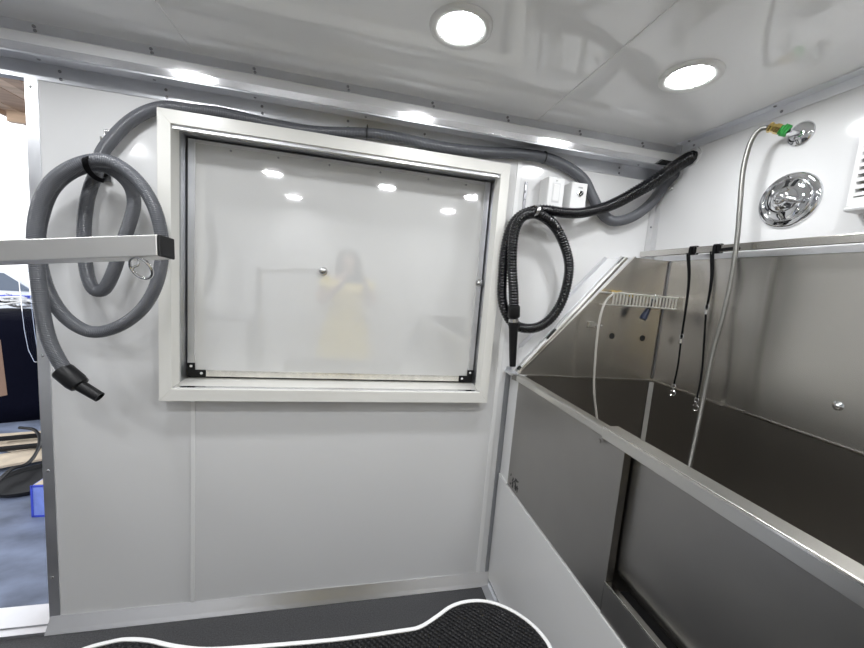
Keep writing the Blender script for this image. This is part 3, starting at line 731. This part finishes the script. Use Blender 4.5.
ribbon(b, [vc+Vector((-.0125,.020,-.062)),vc+Vector((-.0125,0,-.066)),vc+Vector((-.0125,-.020,-.062))], .008, .003, (0,0,1)); obj('base_slot', b, 'black', sv)
for a in (.7,-.7,2.3,3.9): screw(sv, vc+Vector((-.0145,math.cos(a)*.052,math.sin(a)*.052)), (-1,0,0), .005, 'chrome')

# louvered vent unit at the right edge
vz0, vz1 = 1.600, 1.850; vy1 = X(850,205,XR-.03).y; vy0 = vy1-.30
vt = empty('wall_vent', (XR,(vy0+vy1)/2,vz0), 'white slatted vent box on the right wall at the picture edge', 'vent')
vb = BM(); D = .045
prism(vb, [(XR-.0005,vy0,vz0+.02),(XR-D,vy0,vz0+.02),(XR-D,vy0,vz1),(XR-.0005,vy0,vz1+.008)], (0,.012,0))
prism(vb, [(XR-.0005,vy1-.012,vz0+.02),(XR-D,vy1-.012,vz0+.02),(XR-D,vy1-.012,vz1),(XR-.0005,vy1-.012,vz1+.008)], (0,.012,0))
box(vb, (XR-D,vy0+.012,vz1-.014),(XR-.0005,vy1-.012,vz1)); box(vb, (XR-D,vy0+.012,vz0+.02),(XR-.0005,vy1-.012,vz0+.042))
obj('housing', vb, 'white', vt, bevel=.002)
obj('inner_back', bx((XR-.010,vy0+.012,vz0+.042),(XR-.001,vy1-.012,vz1-.014)), 'cab', vt)
ns = 11
sl = BM()
for k in range(ns):
    z = vz0+.048+(vz1-vz0-.066)*k/(ns-1)
    prism(sl, [(XR-D-.001,vy0+.0125,z-.003),(XR-D-.001,vy0+.0125,z+.006),(XR-D+.018,vy0+.0125,z+.013),(XR-D+.018,vy0+.0125,z+.008)], (0,vy1-vy0-.025,0))
obj('louvre', sl, 'white', vt)
obj('bottom_tray', bx((XR-D-.009,vy0-.004,vz0+.006),(XR-.0005,vy1+.001,vz0+.0195)), 'offw', vt, bevel=.006)
obj('hook', ring_bm(BM(), (XR-.035,vy1-.055,vz0-.008), (1,.5,0), .014, .0045, a0=-.6, a1=3.9), 'nickel', vt, smooth=60)

# white plastic clip by the hoses' ports
wc = X(668,188,XR-.01)
tag(obj('cable_clip', prism(BM(), [(wc.x,wc.y+.018,wc.z+.008),(wc.x,wc.y-.012,wc.z+.004),(wc.x,wc.y-.022,wc.z-.008),(wc.x,wc.y-.002,wc.z-.010)], (.009,0,0)), 'white', bevel=.002), 'small white plastic clip on the right wall under the grey hose port', 'clip')

# ------------------------------------------------------------------ grooming table with bone shaped top
TH = .64
def tz(px, py): q = at(px, py, 'z', TH); return q
Rr = tz(480,601); Lt = tz(128,638)
ytop = (Rr.y+Lt.y)/2; cxR = at(478,601,'z',TH).x; cxL = Lt.x
cy_ = .27
back = [(110,642.5),(128,640),(150,641.5),(172,646.5),(205,650),(250,647.5),(300,643.5),(350,638.5),(400,631.5),(420,627.5),(437,617),(452,606.5),(470,601.5),(490,602.5),(512,611),(532,625),(546,641),(556,660)]
wp = [tz(*q) for q in back]
wp = [Vector((p.x,p.y,0)) for p in wp]
lft = [Vector((wp[0].x-.045,wp[0].y-.012,0)), Vector((wp[0].x-.085,wp[0].y-.05,0)), Vector((wp[0].x-.105,wp[0].y-.11,0))]
lend = Vector((lft[2].x+.03,cy_,0)); rend = Vector((wp[-1].x-.012,cy_,0))
wp.append(Vector((wp[-1].x+.006,wp[-1].y-.07,0)))
top_ = lft[::-1]+wp
sp_pts = top_ + [rend] + [Vector((p.x,2*cy_-p.y,0)) for p in top_[::-1]] + [lend]
n_ = len(sp_pts); smoothed = []
for i in range(n_):
    p0,p1,p2,p3 = sp_pts[i-1], sp_pts[i], sp_pts[(i+1)%n_], sp_pts[(i+2)%n_]
    for k in range(5):
        t = k/5; smoothed.append(.5*((2*p1)+(p2-p0)*t+(2*p0-5*p1+4*p2-p3)*t*t+(3*p1-p0-3*p2+p3)*t**3))
gt = empty('grooming_table', (0,cy_,0), 'bone shaped grooming table topped with black pebbled rubber and white edging', 'table')
tb_ = BM(); prism(tb_, [(v.x,v.y,TH-.02) for v in smoothed], (0,0,.0195))
obj('table_top', tb_, 'mat', gt)
# edging: band following the outline
ebm = BM(); N = len(smoothed); rings = []
for i in range(N):
    d_ = (smoothed[(i+1)%N]-smoothed[i-1]).normalized(); nn = Vector((-d_.y, d_.x, 0))
    # outward: choose away from the outline's inside (outline runs clockwise)
    q = smoothed[i]
    rings.append([ebm.verts.new((q.x+nn.x*o, q.y+nn.y*o, z)) for o, z in ((0,TH-.024),(.004,TH-.024),(.006,TH-.012),(.005,TH+.0005),(.002,TH+.002),(-.003,TH+.0015),(-.003,TH-.001))])
for i in range(N):
    A_ = rings[i]; B_ = rings[(i+1)%N]
    for k in range(7): ebm.faces.new((A_[k], A_[(k+1)%7], B_[(k+1)%7], B_[k]))
obj('edging', ebm, 'white', gt, smooth=50)
obj('column', lathe(BM(), (0,cy_,.03), (0,0,1), [(0,.09),(.02,.07),(.3,.065),(.3,.05),(TH-.055,.05)], 32), 'nickel', gt, smooth=40)
obj('base_plate', bx((-.30,cy_-.20,.001),(.30,cy_+.20,.030)), 'black', gt, bevel=.01)
# arm: square tube on a post clamped to the table end
def cf_(px, py, dist): return EYE + (RGT*((px-432)/F) - UP*((py-324)/F) + FWD)*dist
dA = .50
pA = cf_(165,247.3,dA); pB = cf_(-45,254.5,dA)
arm = empty('square_bar', pB, 'brushed square steel arm with black end cap reaching in from the left edge', 'bar')
s_t = .0292
ax = (pA-pB).normalized()
upv = UP
obj('arm_tube', beam(BM(), pB, pA, s_t, s_t, upv), mat('satin steel tube', (.82,.81,.79), .38, 1, noise=((4,4,4), .06)), arm, bevel=.0015)
obj('end_cap', beam(BM(), pA+ax*.0001, pA+ax*.0035, s_t+.0008, s_t+.0008, upv), 'blackp', arm, bevel=.002)
pc = Vector((pB.x-.01, pB.y, TH))
pbm = BM(); box(pbm, (pc.x-.015,pc.y-.015,TH-.06),(pc.x+.015,pc.y+.015,pB.z+.03)); obj('post', pbm, 'nickel', arm, bevel=.002)
obj('post_clamp', bx((pc.x-.03,pc.y-.03,TH-.075),(pc.x+.08,pc.y+.03,TH-.026)), 'black', arm, bevel=.003)
rc = cf_(141,268,dA)
rgm = BM(); ring_bm(rgm, rc, (FWD+RGT*.15+UP*.6), .0158, .0021, seg=36)
obj('tether_ring', rgm, 'chrome', arm, smooth=60)
eb = BM(); tube(eb, [cf_(138,259.5,dA),cf_(138.5,262,dA),cf_(138,265.5,dA),cf_(134,267,dA),cf_(132.5,270,dA)], .0016, step=.002, seg=8)
obj('eye_bolt', eb, 'chrome', arm, smooth=60)
wn = BM(); lathe(wn, cf_(138,238.5,dA), UP, [(-.004,.004),(.001,.0045),(.002,.003),(.004,.0025),(.0045,0)], 10); ring_bm(wn, cf_(140,236.5,dA), FWD, .0028, .0012, seg=14, rs=6); ring_bm(wn, cf_(136,236.5,dA), FWD, .0028, .0012, seg=14, rs=6)
obj('wing_nut', wn, 'chrome', arm, smooth=60)

# ------------------------------------------------------------------ outside the doorway
GZ = -.55
struct('ground', bx((-16,YB+.10,GZ-.1),(4,18,GZ)), 'concrete')
def G(px, py): return at(px, py, 'z', GZ)
# eave
ev = empty('porch_roof', (-5,6,3), 'brown timber plank porch roof outside the doorway', 'roof')
for k in range(17):
    eb_ = bx((-3.34+k*.145,1.62,2.64+.004*(k%2)),(-3.34+k*.145+.138,9.5,2.665+.004*(k%2)))
    obj('plank', eb_, 'wood' if k % 3 else 'woodl', ev)
for k in range(4): obj('joist', bx((-3.30,2.4+2.0*k,2.54),(-.92,2.45+2.0*k,2.6395)), 'woodl', ev)
for y in (4.0,9.2): obj('post', bx((-.98,y,GZ),(-.88,y+.1,2.6395)), 'tan', ev)
obj('fascia_beam', bx((-3.37,1.62,2.60),(-3.3405,9.5,2.70)), 'wood', ev)
# navy tarpaulin heap (covered machine)
nv = BM(); c = Y(16,378,4.2)
random.seed(11)
rows = []
for j, (z, s_) in enumerate(((GZ,1.1),(-.35,1.08),(-.1,1.03),(.15,1.0),(.42,.95),(.56,.85),(.62,.45))):
    rows.append([nv.verts.new((-3.95+math.cos(2*PI*k/20)*.80*s_*(1+random.uniform(-.03,.03)), 5.1+math.sin(2*PI*k/20)*.45*s_*(1+random.uniform(-.03,.03)), z+random.uniform(-.02,.02) if j else z)) for k in range(20)])
for A_, B_ in zip(rows, rows[1:]):
    for k in range(20): nv.faces.new((A_[k],A_[(k+1)%20],B_[(k+1)%20],B_[k]))
nv.faces.new(rows[-1]); nv.faces.new(rows[0][::-1])
tag(obj('covered_machine', nv, 'navy', smooth=170), 'dark navy tarpaulin cover draped over a machine outside the doorway', 'cover')
# tangled cords on top
cdl = empty('cable_heap', (-3.9,5.2,.62), 'tangled blue grey cables heaped on the navy cover', 'cables')
for k in range(5):
    pts = [Vector((-3.85+random.uniform(-.35,.3), 5.2+random.uniform(-.15,.15), .655+random.uniform(0,.14))) for _ in range(7)]
    obj('cable', tube(BM(), pts, .012, step=.02, seg=8), ('blueedge','white','cab','black','white')[k], cdl, smooth=60)
tp2 = G(5,430)
tag(obj('tan_strip', beam(BM(), Y(-5,340,4.50), Y(2,396,4.42), .08, .03, (1,0,.1)), 'tan'), 'tan board-like strip resting against the navy cover outside', 'board')  # plain stand-in for a tan object of unclear kind
# flattened cartons and debris
for k, (px, py, sx_, sy_, r_) in enumerate(((18,440,.55,.35,.2),(34,447,.5,.3,-.3),(22,462,.45,.28,.5))):
    q = G(px, py); b = BM(); box(b, (-sx_/2,-sy_/2,0),(sx_/2,sy_/2,.012+.004*k))
    o = obj('cardboard_sheet', b, 'cardboard'); o.location = (q.x,q.y,GZ+.001+.017*k); o.rotation_euler = (0,0,r_)
    tag(o, ('flattened cardboard sheet on the ground nearest the navy cover','flattened cardboard sheet on the ground touching the door jamb in view','flattened cardboard sheet on the ground nearest the round tray')[k], 'cardboard')
q = G(20,452)
for k, (px, py) in enumerate(((12,446),(28,456))):
    q = G(px, py); b = BM(); beam(b, (q.x-.25,q.y-.05,GZ+.075+.01*k), (q.x+.25,q.y+.09,GZ+.075+.01*k), .05, .03)
    tag(obj('dark_plank', b, 'black'), ('black plank lying on the cardboard, farther one','black plank lying on the cardboard, nearer one')[k], 'plank')
cp = [G(-6,500),G(12,482),G(28,476),G(38,462),G(40,448),G(34,440),G(20,438)]
tag(obj('ground_cable', tube(BM(), [p+Vector((0,0,.11)) for p in cp], .014, step=.03, seg=8), 'black', smooth=60), 'thick black cable curving over the ground outside', 'cable')
rt = G(34,482)
rb2 = BM(); lathe(rb2, (rt.x,rt.y,GZ), (0,0,1), [(0,.22),(.03,.25),(.045,.25),(.045,.235),(.02,.22),(.02,0)], 40)
tag(obj('round_tray', rb2, 'black', smooth=40), 'round shallow black tray on the concrete behind the blue carton', 'tray')
bb0 = G(33,517)
cbx = empty('blue_carton', bb0, 'blue printed carton standing on the concrete outside the doorway', 'box')
bxs = bb0.x; bys = bb0.y
z1 = Y(31,486,bys).z
obj('carton', bx((bxs,bys,GZ),(bxs+.26,bys+.17,z1)), 'bluebox', cbx)
ee = BM(); h_ = z1-GZ
for (x, y) in ((bxs,bys),(bxs+.26,bys)): box(ee, (x-.006,y-.004,GZ),(x+.006,y+.004,z1+.003))
box(ee, (bxs,bys-.004,z1-.010),(bxs+.26,bys+.004,z1+.003)); box(ee, (bxs,bys-.004,GZ),(bxs+.26,bys+.004,GZ+.012))
obj('printed_border', ee, 'blueedge', cbx)
obj('top_flap', bx((bxs+.01,bys+.01,z1+.0005),(bxs+.25,bys+.16,z1+.004)), 'cardboard', cbx)
# parked cars, far and blown out
def car(x, y, s, label):
    t = empty('parked_car', (x,y,GZ), label, 'car')
    L_, W_, H_ = 4.2*s, 1.75*s, 1.5*s
    prof = [(-.5,.18),(-.5,.55),(-.47,.62),(-.36,.66),(-.26,.97),(-.1,1.0),(.12,.98),(.26,.68),(.46,.58),(.5,.45),(.5,.18)]
    b = BM(); prism(b, [(x+a*L_,y-W_/2,GZ+z*H_) for a, z in prof], (0,W_,0)); obj('body', b, 'carpaint', t, bevel=.03)
    b = BM(); prism(b, [(x+a*L_,y-W_/2-.01,GZ+z*H_) for a, z in ((-.31,.68),(-.235,.93),(.10,.93),(.22,.70))], (0,.015,0)); obj('side_window', b, 'glassd', t)
    for a in (-.31,.31):
        b = lathe(BM(), (x+a*L_,y-W_/2-.02,GZ+.32*s), (0,1,0), [(0,0),(0,.2*s),(.01,.31*s),(.2,.32*s),(.2,0)], 24); obj('wheel', b, 'black', t, smooth=40)
    obj('tail_lamp', bx((x-.505*L_,y-W_/2-.01,GZ+.45*H_),(x-.45*L_,y-W_/2+.15,GZ+.60*H_)), 'redlamp', t)
    obj('tail_lamp', bx((x+.42*L_,y-W_/2-.01,GZ+.42*H_),(x+.49*L_,y-W_/2+.15,GZ+.54*H_)), 'redlamp', t)
    return t
car(-7.3, 9.8, 1.0, 'white parked car seen through the doorway')
# clear plastic hanging door strip
dk = [(17,266,1.46),(19,285,1.46),(21,305,1.46),(24,330,1.46),(28,350,1.46),(34,362,1.46)]
dv = empty('clear_door_flap', Y(22,262,1.46), 'clear plastic flap hanging in the doorway beside the grey hose', 'flap')
L_ = [Y(*q) for q in dk]; R_ = [Y(*q) for q in ((28,262,1.46),(29,285,1.46),(31,305,1.46),(34,330,1.46),(37,350,1.46),(40,362,1.46))]
top = [Y(12,120,1.46), Y(26,120,1.46)]
fb = BM(); prism(fb, [Y(15,247,1.46)] + L_ + R_[::-1] + [Y(27,247,1.46)], (0,.003,0)); obj('sheet', fb, 'clear', dv)
q = Y(15,250,1.46); obj('top_clamp', bx(q+Vector((0,-.006,-.012)), Vector((XD-.004, 1.470, q.z+.010))), 'alud', dv)
# ------------------------------------------------------------------ room behind the camera (seen in reflections)
cn = empty('storage_cabinet', (-1.7,YF+.2,0), 'grey low cabinet run along the wall behind the viewer', 'cabinet')
obj('body', bx((-2.6,YF+.003,.001),(-.9,YF+.30,.88)), 'cab', cn, bevel=.003)
obj('counter', bx((-2.62,YF+.003,.8805),(-.88,YF+.32,.91)), 'alud', cn, bevel=.003)
for k in range(3): obj('door', bx((-2.57+.56*k,YF+.3005,.06),(-2.03+.56*k,YF+.315,.86)), 'shell', cn, bevel=.002)

# ------------------------------------------------------------------ the viewer, mirrored in the hatch
def skinned(name, verts, edges, m, parent, sub=2):
    me = bpy.data.meshes.new(name); me.from_pydata([v[:3] for v in verts], edges, [])
    o = bpy.data.objects.new(name, me); C.collection.objects.link(o); me.materials.append(M[m])
    md = o.modifiers.new('skin', 'SKIN'); md.use_smooth_shade = True
    for i, v in enumerate(verts):
        sv_ = me.skin_vertices[0].data[i]; sv_.radius = (v[3], v[4] if len(v) > 4 else v[3]); sv_.use_root = (i == 0)
    ss = o.modifiers.new('sub', 'SUBSURF'); ss.levels = sub; ss.render_levels = sub
    if parent: o.parent = parent; o.location = -parent.location
    return o
px_, py_ = -.06, -.40
per = empty('person', (px_,py_,0), 'person in a yellow dress standing and holding up a phone, seen mirrored in the hatch', 'person')
V = [(px_,py_,.90,.15,.11),(px_,py_,1.05,.12,.09),(px_,py_,1.20,.14,.10),(px_,py_,1.29,.10,.07),(px_,py_+.01,1.36,.045),(px_,py_+.015,1.41,.055),(px_,py_+.02,1.46,.075,.085),(px_,py_+.015,1.52,.065,.07)]
E_ = [(i,i+1) for i in range(7)]
def chain(start, pts):
    k = start
    for p in pts: V.append(p); E_.append((k, len(V)-1)); k = len(V)-1
    return k
for sg in (-1, 1):
    chain(3, [(px_+sg*.15,py_,1.285,.050),(px_+sg*.24,py_+.03,1.13,.040),(px_+sg*.20,py_+.10,1.10,.038),(.0+sg*.095,-.13,1.27,.026),(.0+sg*.088,-.095,1.30,.030)])
    chain(0, [(px_+sg*.09,py_,.80,.085),(px_+sg*.09,py_+.01,.47,.055),(px_+sg*.09,py_-.01,.10,.035),(px_+sg*.09,py_-.01,.045,.035),(px_+sg*.10,py_+.14,.030,.028)])
chain(6, [(px_,py_+.115,1.455,.012)])
body = skinned('body', V, E_, 'skin', per)
for sg in (-1, 1):
    for k in range(4):
        x0 = sg*.088; z0 = 1.285+.017*k
        f1 = skinned('finger', [(x0,-.085,z0,.0085),(x0-sg*.004,-.058,z0+.002,.008),(x0-sg*.012,-.036,z0+.002,.0075),(x0-sg*.028,-.0235,z0,.0065)], [(0,1),(1,2),(2,3)], 'skin', per, 1)
    skinned('thumb', [(x0,-.095,1.29,.0105),(x0-sg*.012,-.075,1.30,.009),(x0-sg*.028,-.054,1.31,.008)], [(0,1),(1,2)], 'skin', per, 1)
dz = [(1.315,.06,.05),(1.29,.165,.095),(1.22,.165,.118),(1.10,.142,.112),(1.0,.155,.122),(.85,.20,.155),(.65,.235,.18),(.42,.28,.21)]
db = BM(); rows = []
for j, (z, a_, b_) in enumerate(dz):
    rows.append([db.verts.new((px_+math.cos(2*PI*k/40)*a_*(1+(.03*math.cos(k*2*PI/40*10) if j > 3 else 0)), py_+math.sin(2*PI*k/40)*b_*(1+(.03*math.cos(k*2*PI/40*10) if j > 3 else 0)), z)) for k in range(40)])
for A_, B_ in zip(rows, rows[1:]):
    for k in range(40): db.faces.new((A_[k],A_[(k+1)%40],B_[(k+1)%40],B_[k]))
for sg in (-1, 1):     # short puffed sleeves
    lathe(db, (px_+sg*.12,py_,1.29), (sg*.8,.15,-.85), [(0,.05),(.03,.075),(.08,.085),(.12,.07),(.125,.055)], 20)
obj('dress', db, 'dress', per, smooth=170)
hbm = BM(); lathe(hbm, (px_,py_-.02,1.57), (0,.05,-1), [(0,0),(.012,.05),(.04,.092),(.09,.112),(.16,.115),(.24,.115),(.32,.11),(.38,.08),(.39,0)], 28)
for v in hbm.verts:
    if v.co.y > py_+.035 and v.co.z < 1.535: v.co.y = py_+.0+(v.co.y-py_)*.25
obj('hair', hbm, 'hair', per, smooth=170)
for sg in (-1,1):
    obj('shoe', bx((px_+sg*.10-.04,py_-.06,.001),(px_+sg*.10+.04,py_+.19,.045)), 'black', per, bevel=.012)
ph = empty('phone', (0,-.045,1.30), 'dark phone held sideways by the person mirrored in the hatch', 'phone')
obj('case', bx((-.080,-.050,1.278),(.080,-.0415,1.354)), 'black', ph, bevel=.003)
obj('camera_bump', lathe(BM(), (.0,-.0414,1.34), (0,1,0), [(0,.011),(.003,.010),(.003,0)], 20), 'chrome', ph)

# ------------------------------------------------------------------ world and lamps
wd_ = bpy.data.worlds.new('world'); C.world = wd_; wd_.use_nodes = True
nt = wd_.node_tree; bg = nt.nodes['Background']
tcw = nt.nodes.new('ShaderNodeTexCoord'); sep = nt.nodes.new('ShaderNodeSeparateXYZ'); rmp = nt.nodes.new('ShaderNodeValToRGB')
nt.links.new(tcw.outputs['Generated'], sep.inputs[0]); nt.links.new(sep.outputs['Z'], rmp.inputs['Fac'])
rmp.color_ramp.elements[0].color = (.97,.98,1,1); rmp.color_ramp.elements[1].color = (.85,.92,1,1)
nt.links.new(rmp.outputs['Color'], bg.inputs['Color'])
bg.inputs['Strength'].default_value = 1.6
pl_ = bpy.data.lights.new('doorway_portal', 'AREA'); pl_.shape = 'RECTANGLE'; pl_.size = XD-XD0; pl_.size_y = 1.84
po = bpy.data.objects.new('doorway_portal', pl_); C.collection.objects.link(po)
po.location = ((XD+XD0)/2,YB+.095,.93); po.rotation_euler = (-PI/2,0,0)
pl_.cycles.is_portal = True
v = C.view_settings; C.display_settings.display_device = 'sRGB'
v.view_transform = 'Standard'; v.look = 'None'; v.gamma = 1; v.use_curve_mapping = False
v.exposure = 0.50
C.cycles.max_bounces = 10; C.cycles.diffuse_bounces = 6; C.cycles.glossy_bounces = 6
C.cycles.caustics_reflective = True; C.cycles.sample_clamp_indirect = 6
